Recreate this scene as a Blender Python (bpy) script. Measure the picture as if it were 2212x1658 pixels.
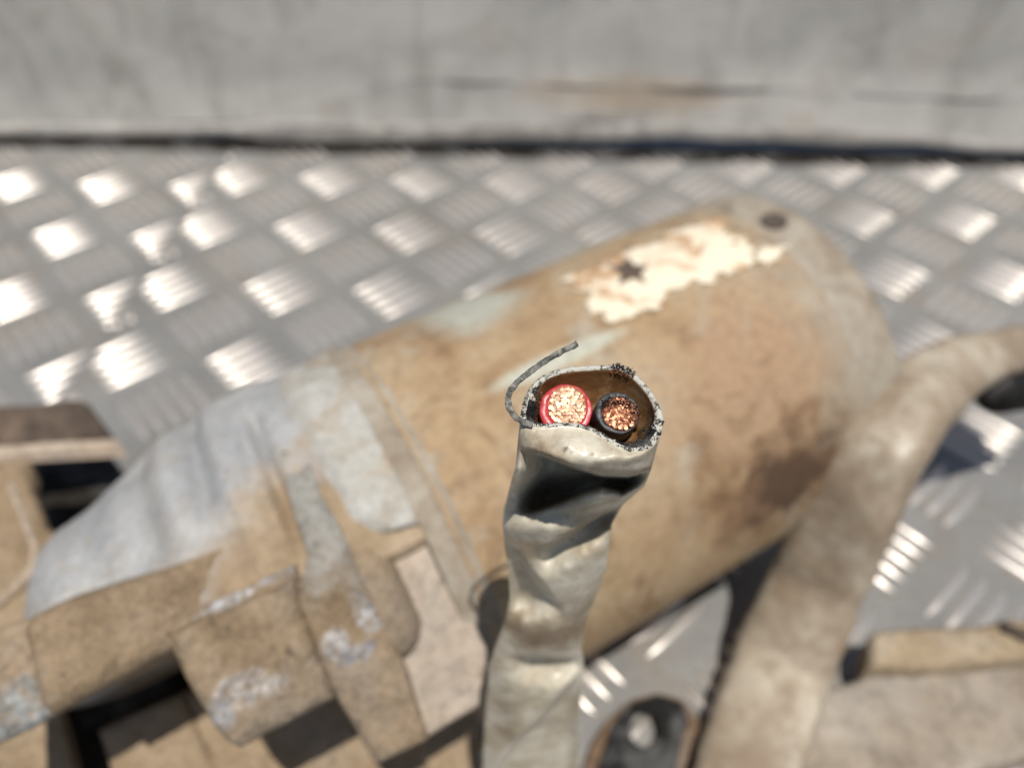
import bpy, bmesh, math, random
from mathutils import Vector, Matrix, noise
random.seed(7)
for o in list(bpy.data.objects): bpy.data.objects.remove(o)
scene = bpy.context.scene
COL = scene.collection
K = 0.001                                   # everything below is written in millimetres
R_ = math.radians

# ------------------------------------------------------------------ camera
PITCH, YAW, CAM_H = 43.2, 2.8, 162.0
FPX, CX, CY = 1664.0, 1106.0, 829.0         # focal length and centre of a 2212 x 1658 picture
cam_d = bpy.data.cameras.new('camera'); cam = bpy.data.objects.new('camera', cam_d); COL.objects.link(cam)
cam.location = (0, 0, CAM_H*K)
cam.rotation_euler = (R_(90-PITCH), 0, R_(YAW))
cam_d.sensor_width = 36; cam_d.lens = 36*FPX/2212
cam_d.clip_start = 0.002; cam_d.clip_end = 50
cam_d.dof.use_dof = True; cam_d.dof.focus_distance = 0.0625; cam_d.dof.aperture_fstop = 18
scene.camera = cam

# ------------------------------------------------------------------ sky and sun
SUN = Vector((0.11, -0.27, 0.945)).normalized()      # towards the sun: high, behind and right of the camera
world = bpy.data.worlds.new('World'); scene.world = world; world.use_nodes = True
wn = world.node_tree; bg = wn.nodes['Background']
sky = wn.nodes.new('ShaderNodeTexSky'); sky.sky_type = 'NISHITA'; sky.sun_disc = False
sky.sun_elevation = math.asin(SUN.z); sky.sun_rotation = math.atan2(SUN.x, SUN.y)
wn.links.new(sky.outputs[0], bg.inputs[0]); bg.inputs[1].default_value = 0.058
sun_d = bpy.data.lights.new('sun', 'SUN'); sun_d.energy = 4.6; sun_d.angle = R_(0.53); sun_d.color = (1.0, 0.95, 0.87)
sun = bpy.data.objects.new('sun', sun_d); COL.objects.link(sun)
sun.rotation_euler = SUN.to_track_quat('Z', 'Y').to_euler(); sun.location = SUN*2
scene.view_settings.view_transform = 'Standard'; scene.view_settings.look = 'None'
scene.view_settings.exposure = 0.0; scene.view_settings.gamma = 1.0
scene.view_settings.use_curve_mapping = False
scene.render.engine = 'CYCLES'

# ------------------------------------------------------------------ picture -> place
_p, _y = R_(PITCH), R_(YAW)
FW = Vector((-math.sin(_y)*math.cos(_p), math.cos(_y)*math.cos(_p), -math.sin(_p)))
RT = Vector((math.cos(_y), math.sin(_y), 0)); DN = FW.cross(RT)
EYE = Vector((0, 0, CAM_H))
def ray(x, y): return RT*((x-CX)/FPX) + DN*((y-CY)/FPX) + FW
def at(x, y, depth): return EYE + ray(x, y)*depth
def onz(x, y, z): v = ray(x, y); return EYE + v*((z-CAM_H)/v.z)
def ony(x, y, Y): v = ray(x, y); return EYE + v*(Y/v.y)
def onplane(x, y, p0, n): v = ray(x, y); return EYE + v*((p0-EYE).dot(n)/v.dot(n))
def proj(p):
    q = p-EYE; z = q.dot(FW); return CX+FPX*q.dot(RT)/z, CY+FPX*q.dot(DN)/z, z
def lerp(a, b, t): return a + (b-a)*t
def sm(x, a=0.0, b=1.0):
    t = min(1, max(0, (x-a)/(b-a))); return t*t*(3-2*t)
def interp(pts, x):
    if x <= pts[0][0]: return pts[0][1]
    for (x0, y0), (x1, y1) in zip(pts, pts[1:]):
        if x <= x1: return y0 + (y1-y0)*(x-x0)/(x1-x0)
    return pts[-1][1]
def resample(pts, n):
    d = [0]
    for p, q in zip(pts, pts[1:]): d.append(d[-1]+math.dist(p, q))
    out = []
    for i in range(n):
        s = d[-1]*i/(n-1); j = 0
        while j < len(pts)-2 and d[j+1] < s: j += 1
        t = (s-d[j])/max(1e-9, d[j+1]-d[j])
        out.append(tuple(lerp(a, b, t) for a, b in zip(pts[j], pts[j+1])))
    return out
def fbm(p, feat, octaves=3):
    v, a = 0, 1
    q = Vector(p)/feat
    for _ in range(octaves):
        v += a*noise.noise(q); a *= .5; q = q*2.1
    return v

# ------------------------------------------------------------------ materials
def srgb(r, g, b):
    f = lambda c: (c/255)/12.92 if c/255 <= .04045 else (((c/255)+.055)/1.055)**2.4
    return (f(r), f(g), f(b), 1)
class Mat:
    def __init__(s, name, rough=.8, metal=0.0, spec=.4):
        s.m = bpy.data.materials.new(name); s.m.use_nodes = True; s.t = s.m.node_tree
        s.b = s.t.nodes['Principled BSDF']; s.b.inputs['Roughness'].default_value = rough
        s.b.inputs['Metallic'].default_value = metal; s.b.inputs['Specular IOR Level'].default_value = spec
        s.co = s.n('ShaderNodeTexCoord').outputs['Object']; s.col = None; s.h = None
    def n(s, k, **kw):
        x = s.t.nodes.new(k)
        for a, v in kw.items(): setattr(x, a, v)
        return x
    def l(s, a, b): s.t.links.new(a, b)
    def noise(s, feat, detail=4, rough=.6, dist=0.0, stretch=None):
        x = s.n('ShaderNodeTexNoise'); x.inputs['Scale'].default_value = 1000/feat
        x.inputs['Detail'].default_value = detail; x.inputs['Roughness'].default_value = rough
        x.inputs['Distortion'].default_value = dist
        src = s.co
        if stretch:
            mp = s.n('ShaderNodeMapping'); mp.inputs['Scale'].default_value = stretch
            s.l(s.co, mp.inputs['Vector']); src = mp.outputs[0]
        s.l(src, x.inputs['Vector']); return x.outputs['Fac']
    def ramp(s, fac, stops, mode='LINEAR'):
        r = s.n('ShaderNodeValToRGB'); e = r.color_ramp.elements; r.color_ramp.interpolation = mode
        while len(e) < len(stops): e.new(.5)
        for el, (p, c) in zip(e, stops): el.position = p; el.color = c if len(c) == 4 else (*c, 1)
        s.l(fac, r.inputs[0]); return r.outputs[0]
    def mask(s, fac, lo, hi): return s.ramp(fac, [(lo, (0, 0, 0, 1)), (hi, (1, 1, 1, 1))])
    def mix(s, fac, a, b, blend='MIX'):
        x = s.n('ShaderNodeMix', data_type='RGBA', blend_type=blend)
        if isinstance(fac, (int, float)): x.inputs[0].default_value = fac
        else: s.l(fac, x.inputs[0])
        for i, v in ((6, a), (7, b)):
            if isinstance(v, tuple): x.inputs[i].default_value = v
            else: s.l(v, x.inputs[i])
        return x.outputs[2]
    def math(s, op, a, b=0.0, c=None):
        x = s.n('ShaderNodeMath', operation=op)
        for i, v in enumerate((a, b) if c is None else (a, b, c)):
            if isinstance(v, (int, float)): x.inputs[i].default_value = v
            else: s.l(v, x.inputs[i])
        return x.outputs[0]
    def axis(s, i):
        x = s.n('ShaderNodeSeparateXYZ'); s.l(s.co, x.inputs[0]); return x.outputs[i]
    def blob(s, centre, size, lo=.55, hi=1.0, wob=.35, feat=8):
        """1 inside an uneven blob round centre (mm, object space), 0 outside"""
        mp = s.n('ShaderNodeMapping', vector_type='POINT')
        mp.inputs['Scale'].default_value = tuple(1000/z for z in size)
        mp.inputs['Location'].default_value = tuple(-c/z for c, z in zip(centre, size))
        s.l(s.co, mp.inputs['Vector'])
        ln = s.n('ShaderNodeVectorMath', operation='LENGTH'); s.l(mp.outputs[0], ln.inputs[0])
        nz = s.noise(feat, 4, .6)
        d = s.math('ADD', ln.outputs['Value'], s.math('MULTIPLY', s.math('SUBTRACT', nz, .5), wob*2))
        r = s.n('ShaderNodeMapRange', interpolation_type='SMOOTHSTEP'); s.l(d, r.inputs[0])
        r.inputs[1].default_value = lo; r.inputs[2].default_value = hi; r.inputs[3].default_value = 1; r.inputs[4].default_value = 0
        return r.outputs[0]
    def done(s, col, bump=None, dist=.3, strength=.6, rough=None, metal=None):
        if isinstance(col, tuple): s.b.inputs['Base Color'].default_value = col
        else: s.l(col, s.b.inputs['Base Color'])
        if bump is not None:
            b = s.n('ShaderNodeBump'); b.inputs['Strength'].default_value = strength; b.inputs['Distance'].default_value = dist*K
            s.l(bump, b.inputs['Height']); s.l(b.outputs[0], s.b.inputs['Normal'])
        if rough is not None: s.l(rough, s.b.inputs['Roughness'])
        if metal is not None: s.l(metal, s.b.inputs['Metallic'])
        return s.m
M = {}
def dusty(name, a, b, c, feat=9, fine=1.2, rough=.85, bump=.35, bare=(), grey_up=None):
    """three tones of dust over a surface; bare = blobs where the metal is rubbed bare; grey_up = dust thins out above"""
    m = Mat(name, rough, 0, .25)
    col = m.ramp(m.noise(feat, 6, .62, .4), [(.30, a), (.52, b), (.72, c)])
    col = m.mix(m.math('MULTIPLY', m.mask(m.noise(feat*2.2, 5, .6), .48, .62), .55), col, tuple(.5*(x+.26) for x in b[:3])+(1,))
    if grey_up:
        e = m.math('ADD', m.math('MULTIPLY', m.axis(2), 1000.0), m.math('MULTIPLY', m.math('SUBTRACT', m.noise(6, 6, .65), .5), 26.0))
        g = m.n('ShaderNodeMapRange', interpolation_type='SMOOTHSTEP'); m.l(e, g.inputs[0])
        g.inputs[1].default_value = grey_up[0]; g.inputs[2].default_value = grey_up[1]; g.inputs[3].default_value = 1; g.inputs[4].default_value = 0
        col = m.mix(g.outputs[0], col, m.ramp(m.noise(5, 6, .65), [(.3, (.27, .25, .215, 1)), (.6, (.40, .39, .36, 1))]))
    for centre, size, tone in bare:
        k = m.blob(centre, size, .55, .85, .75, 4.5)
        k = m.math('MULTIPLY', k, m.mask(m.noise(1.6, 6, .7), .34, .56))
        col = m.mix(k, col, m.ramp(m.noise(2.2, 6, .7), [(.3, tuple(.4*x for x in tone)+(1,)), (.5, tone+(1,)), (.72, tuple(min(.8, 1.6*x) for x in tone)+(1,))]))
    col = m.mix(m.math('MULTIPLY', m.mask(m.noise(2.6, 7, .72, .3), .60, .68), .75), col, (.085, .062, .042, 1))
    sp = m.noise(fine, 6, .72)
    col = m.mix(1.0, col, m.ramp(sp, [(.25, (.55, .53, .50, 1)), (.5, (1, 1, 1, 1)), (.75, (1.25, 1.23, 1.2, 1))]), 'MULTIPLY')
    h = m.math('ADD', m.noise(fine*.8, 6, .7), m.math('MULTIPLY', m.noise(feat*.35, 5, .62), 1.8))
    M[name] = m.done(col, h, bump, .9)
BARE = [((-14.5, 40, 9), (5.5, 9, 3.2), (.42, .39, .37)), ((-10, 40, 10.2), (3.2, 9, 1.6), (.42, .39, .36)), ((-17, 40, 10.5), (2.2, 9, 2.6), (.30, .30, .31)), ((4.2, 40, 7.5), (2.8, 9, 4.2), (.46, .46, .47)), ((-.8, 40, 9.6), (2.6, 9, 3.2), (.44, .43, .43)), ((1, 40, 12), (4, 9, 2.0), (.33, .32, .33)),
        ((-11, 38, -2.2), (6, 9, 1.2), (.46, .46, .47)), ((-5, 38, -2.4), (4, 9, 1.0), (.40, .39, .39))]     # where the metal is rubbed bare
T1, T2, T3 = (.205, .146, .088, 1), (.318, .236, .152, 1), (.415, .325, .228, 1)
dusty('cast_dust', T1, T2, T3, 10, 1.1, bump=.75, grey_up=(-4, 6), bare=BARE)
dusty('boss_dust', T1, T2, T3, 10, 1.1, bump=.75, bare=BARE)
dusty('cast_dust_plain', T1, T2, T3, 14, 1.1, bump=.6, bare=[((-40, 34, 2), (7, 9, 14), (.27, .28, .28))])
dusty('pale_dust', (.36, .285, .21, 1), (.44, .36, .285, 1), (.52, .44, .36, 1), 12, 1.5)
dusty('rust_tan', (.24, .13, .05, 1), (.38, .235, .11, 1), (.43, .30, .17, 1), 6, 1.4)
dusty('grey_bar', (.22, .18, .14, 1), (.30, .255, .205, 1), (.36, .315, .265, 1), 14, 5.0)
dusty('dark_rust', (.045, .033, .027, 1), (.10, .075, .058, 1), (.18, .135, .10, 1), 12, 2)
dusty('pale_tan', (.27, .205, .13, 1), (.36, .285, .195, 1), (.43, .36, .265, 1), 10, 2)
dusty('lip_dust', (.22, .205, .185, 1), (.33, .315, .295, 1), (.43, .42, .40, 1), 22, 4)
dusty('rusty_tab', (.08, .05, .03, 1), (.16, .105, .065, 1), (.26, .19, .13, 1), 5, 1)
dusty('black_rubber', (.004, .004, .004, 1), (.006, .006, .006, 1), (.011, .010, .009, 1), 4, .6, .8, .1)
dusty('shade_black', (.010, .008, .006, 1), (.016, .013, .010, 1), (.03, .024, .018, 1), 8, 2, .9, .3)  # near-black tone painted as shade in the pocket, gaps and under the lip
dusty('grime', (.004, .004, .004, 1), (.012, .012, .012, 1), (.05, .047, .045, 1), .8, .2, .8, .1)

# ---- things that need their own recipe
m = Mat('motor_paint', .8, 0, .3)             # object space: x along the axis, y towards the camera, z round
big = m.noise(24, 6, .62, .8)
col = m.ramp(big, [(.30, (.26, .165, .09, 1)), (.46, (.36, .255, .15, 1)), (.60, (.395, .305, .20, 1)), (.74, (.375, .33, .26, 1))])
col = m.mix(m.blob((82, 22, 2), (30, 40, 20), .4, 1.15, .5, 14), col, (.355, .24, .15, 1))
col = m.mix(m.math('MULTIPLY', m.mask(m.noise(9, 7, .68, 1.0), .52, .64), .75), col, (.21, .13, .07, 1))
col = m.mix(m.math('MULTIPLY', m.mask(m.noise(17, 5, .6, .5), .56, .70), .8), col, (.39, .37, .31, 1))
col = m.mix(m.blob((44, 20, -32), (12, 30, 9), .35, 1.1, .5, 9), col, (.40, .40, .34, 1))
col = m.mix(m.blob((50, 35, -14), (16, 12, 2.2), .5, 1.0, .25, 9), col, (.46, .46, .38, 1))
col = m.mix(m.math('MULTIPLY', m.blob((79, 31, 22), (23, 15, 12), .35, 1.1, 1.0, 10), .85), col, (.19, .11, .06, 1))
col = m.mix(m.math('MULTIPLY', m.blob((82, 31, 23), (16, 13, 9.5), .3, 1.05, 1.0, 5), .9), col, (.075, .045, .028, 1))
col = m.mix(m.blob((30, 31, 21), (12, 10, 14), .4, 1.2, .4, 9), col, (.40, .33, .20, 1))
col = m.mix(1.0, col, m.ramp(m.noise(1.6, 6, .7), [(.28, (.72, .7, .68, 1)), (.5, (1, 1, 1, 1)), (.72, (1.15, 1.14, 1.12, 1))]), 'MULTIPLY')
gz = m.math('ADD', m.math('MULTIPLY', m.axis(0), 1000.0), m.math('MULTIPLY', m.math('SUBTRACT', m.noise(16, 6, .66, .6), .5), 40.0))
mr = m.n('ShaderNodeMapRange', interpolation_type='SMOOTHSTEP'); m.l(gz, mr.inputs[0]); mr.inputs[1].default_value = 88; mr.inputs[2].default_value = 104
col = m.mix(m.math('MULTIPLY', mr.outputs[0], .85), col, m.ramp(m.noise(7, 6, .66), [(.3, (.21, .165, .12, 1)), (.5, (.31, .265, .205, 1)), (.7, (.39, .35, .295, 1))]))
M['motor_paint'] = m.done(col, m.noise(1.3, 6, .7), .2, .7)

m = Mat('cap_dust', .85, 0, .25)
col = m.ramp(m.noise(9, 6, .65, .6), [(.3, (.21, .165, .12, 1)), (.5, (.33, .285, .225, 1)), (.7, (.42, .385, .33, 1))])
col = m.mix(1.0, col, m.ramp(m.noise(1.8, 6, .7), [(.28, (.75, .73, .71, 1)), (.55, (1, 1, 1, 1))]), 'MULTIPLY')
M['cap_dust'] = m.done(col, m.noise(1.5, 6, .7), .25, .7)

m = Mat('housing', .55, 0, .5)                # silver paint, dust settled on the front and low side
sil = m.ramp(m.noise(11, 5, .6, .5), [(.3, (.30, .31, .325, 1)), (.55, (.385, .39, .39, 1)), (.75, (.45, .445, .42, 1))])
dst = m.ramp(m.noise(12, 6, .62, .5), [(.3, T1), (.5, T2), (.72, T3)])
w_ = m.math('MULTIPLY', m.axis(2), 1000.0); x_ = m.math('MULTIPLY', m.axis(0), 1000.0)
edge = m.math('ADD', m.math('ADD', w_, m.math('MULTIPLY', x_, .42)), m.math('MULTIPLY', m.math('SUBTRACT', m.noise(13, 5, .6, .5), .5), 30.0))
mr = m.n('ShaderNodeMapRange', interpolation_type='SMOOTHSTEP'); m.l(edge, mr.inputs[0]); mr.inputs[1].default_value = -22; mr.inputs[2].default_value = -9
k = m.math('MAXIMUM', mr.outputs[0], m.math('MULTIPLY', m.mask(m.noise(6, 7, .7, .8), .5, .7), .55))
col = m.mix(k, sil, dst)
col = m.mix(1.0, col, m.ramp(m.noise(1.1, 6, .7), [(.25, (.72, .7, .68, 1)), (.5, (1, 1, 1, 1)), (.75, (1.15, 1.15, 1.15, 1))]), 'MULTIPLY')
M['housing'] = m.done(col, m.math('ADD', m.noise(.9, 6, .7), m.noise(5, 4, .6)), .25, .7,
                      rough=m.math('MULTIPLY_ADD', k, .4, .42))

m = Mat('grey_clamp', .6, 0, .4)
col = m.ramp(m.noise(8, 6, .62, .6), [(.28, (.31, .27, .215, 1)), (.45, (.40, .385, .345, 1)), (.66, (.50, .50, .48, 1)), (.8, (.58, .585, .58, 1))])
col = m.mix(m.mask(m.noise(13, 6, .65, .6), .53, .66), col, (.36, .275, .18, 1))
col = m.mix(1.0, col, m.ramp(m.noise(1.0, 6, .7), [(.28, (.72, .7, .68, 1)), (.52, (1, 1, 1, 1)), (.75, (1.2, 1.2, 1.2, 1))]), 'MULTIPLY')
M['grey_clamp'] = m.done(col, m.noise(.9, 6, .7), .3, .7)

m = Mat('label_foil', .5, 0.0, .4)           # white label, rust bleeding through
rust = m.mask(m.noise(11, 6, .66, .8), .53, .62)
col = m.mix(m.math('MULTIPLY', rust, .9), (.80, .71, .55, 1), (.42, .225, .095, 1))
col = m.mix(m.mask(m.noise(2.6, 5, .7, .6), .62, .74), col, (.45, .28, .14, 1))
col = m.mix(m.blob((101, 24, -26), (7, 14, 9), .3, 1.1, .7, 5), col, (.50, .28, .13, 1))
M['label_foil'] = m.done(col, m.noise(2.4, 4, .6), .5, .8)

m = Mat('alloy', .48, .35, .5)                # dusty aluminium sheet
col = m.ramp(m.noise(60, 6, .6, .5), [(.3, (.215, .213, .208, 1)), (.5, (.275, .273, .266, 1)), (.7, (.345, .34, .328, 1))])
col = m.mix(m.mask(m.noise(30, 6, .66, .6), .5, .72), col, (.27, .24, .205, 1))
col = m.mix(1.0, col, m.ramp(m.noise(2.5, 6, .7), [(.28, (.82, .81, .8, 1)), (.55, (1, 1, 1, 1))]), 'MULTIPLY')
M['alloy'] = m.done(col, m.noise(2.0, 5, .7), .12, .5)
m = Mat('alloy_bar', .40, .8, .5)             # rubbed tops of the tread bars
col = m.ramp(m.noise(40, 5, .6), [(.3, (.60, .56, .52, 1)), (.7, (.88, .82, .76, 1))])
col = m.mix(m.mask(m.noise(18, 6, .66, .4), .5, .66), col, (.42, .39, .36, 1))
M['alloy_bar'] = m.done(col, m.noise(1.5, 5, .7), .12, .5)

m = Mat('wall_grey', .75, 0, .3)
col = m.ramp(m.noise(70, 6, .62, .7, (1, 1, 1.6)), [(.28, (.37, .366, .352, 1)), (.5, (.475, .466, .443, 1)), (.72, (.57, .55, .525, 1))])
col = m.mix(m.mask(m.noise(26, 7, .68, .9), .56, .72), col, (.33, .31, .285, 1))
col = m.mix(m.math('MULTIPLY', m.mask(m.noise(34, 6, .66, .6), .60, .74), .7), col, (.46, .38, .29, 1))
col = m.mix(m.math('MULTIPLY', m.mask(m.noise(14, 6, .68, .6), .58, .70), .7), col, (.52, .51, .49, 1))
col = m.mix(m.math('MULTIPLY', m.mask(m.noise(20, 6, .66, .3, (1, 1, .35)), .50, .66), .55), col, (.27, .26, .24, 1))
col = m.mix(m.math('MULTIPLY', m.blob((35, 0, 26), (55, 30, 9), .3, 1.2, .9, 22), .65), col, (.42, .33, .24, 1))
col = m.mix(m.math('MULTIPLY', m.blob((15, 0, 12), (16, 30, 6), .3, 1.2, .9, 12), .8), col, (.11, .10, .09, 1))
M['wall_grey'] = m.done(col, m.math('ADD', m.noise(12, 5, .65), m.noise(60, 3, .5)), 1.0, .5)

def sheath_mat(name, dirt, lo, hi, stains=(), hose=False):
    m = Mat(name, .42, 0, .45)
    base = m.ramp(m.noise(5, 5, .6, .4), [(.3, (.46, .44, .37, 1)), (.52, (.61, .57, .465, 1)), (.72, (.71, .675, .57, 1))])
    k = m.mask(m.noise(7, 7, .7, .15), lo, hi)
    col = m.mix(k, base, dirt)
    for (bx, by, sz, am) in stains:
        c = ony(bx, by, 44.5)-Vector((1, 47, 40))
        col = m.mix(m.math('MULTIPLY', m.blob(tuple(c), tuple(1.35*q for q in sz), .1, 1.15, .8, 3.0), min(1, am*1.2)), col, (.155, .10, .052, 1))
    col = m.mix(m.mask(m.noise(1.1, 5, .7, .3), .60, .72), col, (.20, .155, .10, 1))
    col = m.mix(m.mask(m.noise(.55, 3, .6), .71, .76), col, (.02, .02, .018, 1))
    if hose:
        col = m.mix(m.math('MULTIPLY', m.mask(m.noise(20, 7, .7, .2), .44, .60), .8), col, (.215, .158, .105, 1))
        col = m.mix(m.math('MULTIPLY', m.mask(m.noise(4, 7, .74), .55, .66), .5), col, (.17, .125, .085, 1))
    M[name] = m.done(col, m.noise(.6, 5, .65), .04, .6, rough=m.math('MULTIPLY_ADD', k, .4, .26))
sheath_mat('sheath_white', (.37, .295, .195, 1), .40, .66, [(1215, 1385, (5.5, 7, 4), .8), (1240, 1330, (3, 6, 5), .5), (1130, 1370, (3, 6, 2.5), .5), (1290, 960, (6, 6, 2.0), .55), (1210, 940, (3.5, 6, 1.6), .6), (1370, 995, (2.2, 6, 1.4), .8), (1330, 1165, (4, 6, 2), .4), (1150, 1185, (3.5, 6, 1.3), .5), (1100, 1560, (2.0, 8, 9), .45), (1180, 1600, (5, 8, 2.2), .5)])
sheath_mat('sheath_dusty', (.335, .272, .205, 1), .20, .60, hose=True)
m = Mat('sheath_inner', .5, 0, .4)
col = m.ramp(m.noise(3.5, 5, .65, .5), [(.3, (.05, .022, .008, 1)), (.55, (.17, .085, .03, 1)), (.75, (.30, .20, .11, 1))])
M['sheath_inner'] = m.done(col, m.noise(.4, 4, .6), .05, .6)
m = Mat('sheath_cut', .65, 0, .35)
col = m.mix(m.mask(m.noise(.75, 6, .72, .6), .50, .60), (.50, .485, .43, 1), (.022, .02, .018, 1))
M['sheath_cut'] = m.done(col, m.noise(.25, 5, .7), .08, .9)
m = Mat('red_plastic', .35, 0, .5)
col = m.ramp(m.noise(1.0, 4, .6), [(.3, (.38, .022, .03, 1)), (.6, (.52, .06, .065, 1)), (.8, (.6, .17, .16, 1))])
M['red_plastic'] = m.done(col, m.noise(.3, 4, .6), .03, .6)
m = Mat('black_plastic', .4, 0, .5)
col = m.ramp(m.noise(.8, 5, .65), [(.35, (.012, .012, .013, 1)), (.6, (.06, .06, .062, 1)), (.8, (.2, .2, .2, 1))])
M['black_plastic'] = m.done(col, m.noise(.25, 5, .7), .06, .8)
m = Mat('copper_bright', .48, .55, .5)
col = m.ramp(m.noise(.7, 4, .6), [(.3, (.62, .34, .20, 1)), (.55, (.78, .52, .35, 1)), (.75, (.88, .70, .53, 1))])
M['copper_bright'] = m.done(col, m.noise(.12, 4, .6), .02, .6)
m = Mat('copper_dull', .42, .6, .5)
col = m.ramp(m.noise(.6, 4, .65), [(.3, (.24, .09, .045, 1)), (.55, (.46, .20, .11, 1)), (.78, (.72, .40, .26, 1))])
M['copper_dull'] = m.done(col, m.noise(.12, 4, .6), .02, .6)
m = Mat('strip_grey', .75, 0, .3)
col = m.ramp(m.noise(.5, 6, .7, .4), [(.32, (.018, .018, .018, 1)), (.5, (.13, .128, .118, 1)), (.72, (.36, .35, .31, 1))])
M['strip_grey'] = m.done(col, m.noise(.16, 5, .7), .06, .9)

# ------------------------------------------------------------------ object helpers
def empty(name, loc_mm, label=None, cat=None, group=None):
    o = bpy.data.objects.new(name, None); COL.objects.link(o); o.location = Vector(loc_mm)*K
    o.empty_display_size = .01
    tag(o, label, cat, group); return o
def tag(o, label=None, cat=None, group=None, kind=None):
    for k_, v in (('label', label), ('category', cat), ('group', group), ('kind', kind)):
        if v: o[k_] = v
    return o
def world_of(o):
    m = o.matrix_basis.copy()
    while o.parent: o = o.parent; m = o.matrix_basis @ m
    return m
def mesh(name, verts, faces, mat, parent=None, frame=None, smooth=True, mats=None, fmat=None, angle=None):
    """verts are world millimetres; frame = Matrix (metres) that becomes the object's own space"""
    if frame is None:
        frame = Matrix.Translation(world_of(parent).translation if parent else Vector(verts[0])*K)
    inv = frame.inverted()
    me = bpy.data.meshes.new(name)
    me.from_pydata([inv @ (Vector(v)*K) for v in verts], [], faces)
    for mm in (mats or [mat]): me.materials.append(M[mm])
    if fmat:
        for p, i in zip(me.polygons, fmat): p.material_index = i
    bm = bmesh.new(); bm.from_mesh(me); bmesh.ops.recalc_face_normals(bm, faces=bm.faces); bm.to_mesh(me); bm.free()
    if smooth:
        me.shade_smooth()
        if angle: me.set_sharp_from_angle(angle=R_(angle))
    o = bpy.data.objects.new(name, me); COL.objects.link(o)
    if parent:
        o.parent = parent; o.matrix_basis = world_of(parent).inverted() @ frame
    else: o.matrix_basis = frame
    return o

# ------------------------------------------------------------------ floor: two sheets of five-bar tread plate
SEAM = onz(455, 390, 0).x
PITCHB = 27.9
def slab(name, x0, x1, y0, y1, z0, z1, mat, kind=None):
    v = [(x, y, z) for z in (z0, z1) for y in (y0, y1) for x in (x0, x1)]
    f = [(0, 2, 3, 1), (4, 5, 7, 6), (0, 1, 5, 4), (2, 6, 7, 3), (0, 4, 6, 2), (1, 3, 7, 5)]
    o = mesh(name, v, f, mat, smooth=False, frame=Matrix.Translation(Vector((x0, y0, z1))*K)); tag(o, kind=kind); return o
floor_r = slab('floor', SEAM+.12, 520, -120, 430, -3, 0, 'alloy', 'structure')
floor_l = slab('floor', -520, SEAM-.12, -120, 430, -3.1, -.08, 'alloy', 'structure')
tag(floor_r, 'grey aluminium tread plate floor under the motor'); tag(floor_l, 'grey aluminium tread plate sheet left of the seam')
def bar_shape(L=20.5, W=3.1, H=1.05, nl=7, nc=5):
    v, f = [], []
    for i in range(nl):
        t = -1 + 2*i/(nl-1); k_ = max(0.0, 1-abs(t)**2.6)**.5
        for j in range(nc):
            a_ = math.pi*j/(nc-1)
            v.append((t*L/2, -math.cos(a_)*W/2*max(.08, k_), math.sin(a_)*H*max(.02, k_) - .02))
    for i in range(nl-1):
        for j in range(nc-1):
            q = i*nc+j; f.append((q, q+1, q+nc+1, q+nc))
    return v, f
BV, BF = bar_shape()
bar_me = bpy.data.meshes.new('tread_bar'); bar_me.from_pydata([Vector(v)*K for v in BV], [], BF)
bar_me.materials.append(M['alloy_bar']); bar_me.shade_smooth()
EU, EV = Vector((1, 1, 0)).normalized(), Vector((1, -1, 0)).normalized()
def bars_for(anchor, side):
    out = []
    for i in range(-16, 17):
        for j in range(-16, 17):
            c = anchor + EU*(PITCHB*i) + EV*(PITCHB*j)
            if abs(c.x) > 330 or c.y < -60 or c.y > 322: continue
            d, s = (EU, EV) if (i+j) % 2 == 0 else (EV, EU)
            for k_ in range(-2, 3):
                p = c + s*(4.7*k_); L0, L1 = -10.25, 10.25
                e = (SEAM - p.x)/d.x          # cut at the seam
                if side > 0: L0 = max(L0, e+.4)
                else: L1 = min(L1, e-.4)
                if L1-L0 < 3: continue
                mid = p + d*((L0+L1)/2)
                out.append((mid, math.atan2(d.y, d.x), (L1-L0)/20.5))
    return out
HIDE = [(-300, 1400), (105, 1180), (300, 990), (430, 900), (770, 770), (1560, 440), (1930, 700), (1930, 860), (1680, 1160), (1290, 1420), (1100, 2200), (-300, 2200)]
def inside(x, y, poly):
    r = False
    for (x0, y0), (x1, y1) in zip(poly, poly[1:]+poly[:1]):
        if (y0 > y) != (y1 > y) and x < (x1-x0)*(y-y0)/(y1-y0)+x0: r = not r
    return r
def lay_bars(floor, anchor, side, z):
    seen, rest = [], []
    for p, a_, s in bars_for(anchor, side):
        q = Vector((p.x, p.y, z)); x, y, d = proj(q)
        vis = d > 20 and -40 < x < 2252 and 300 < y < 1700 and not inside(x, y, HIDE)
        (seen if vis else rest).append((d, q, a_, s))
    seen.sort(key=lambda b: b[0]); rest += seen[300:]; seen = seen[:300]
    fi = world_of(floor).inverted()
    for d, q, a_, s in seen:
        o = bpy.data.objects.new('tread_bar', bar_me); COL.objects.link(o); o.parent = floor
        o.matrix_basis = fi @ Matrix.Translation(q*K) @ Matrix.Rotation(a_, 4, 'Z') @ Matrix.Diagonal((s, 1, 1, 1))
    v, f = [], []
    for d, q, a_, s in rest:
        n0 = len(v); mt = Matrix.Rotation(a_, 3, 'Z')
        v += [q + mt @ Vector((b[0]*s, b[1], b[2])) for b in BV]; f += [tuple(n0+i for i in g) for g in BF]
    o = mesh('tread_bars', v, f, 'alloy_bar', floor); tag(o, kind='stuff')
lay_bars(floor_r, Vector((*onz(610, 625, 0).xy, 0)), 1, 0)
lay_bars(floor_l, Vector((*onz(235, 402, 0).xy, 0)), -1, -.08)

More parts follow.
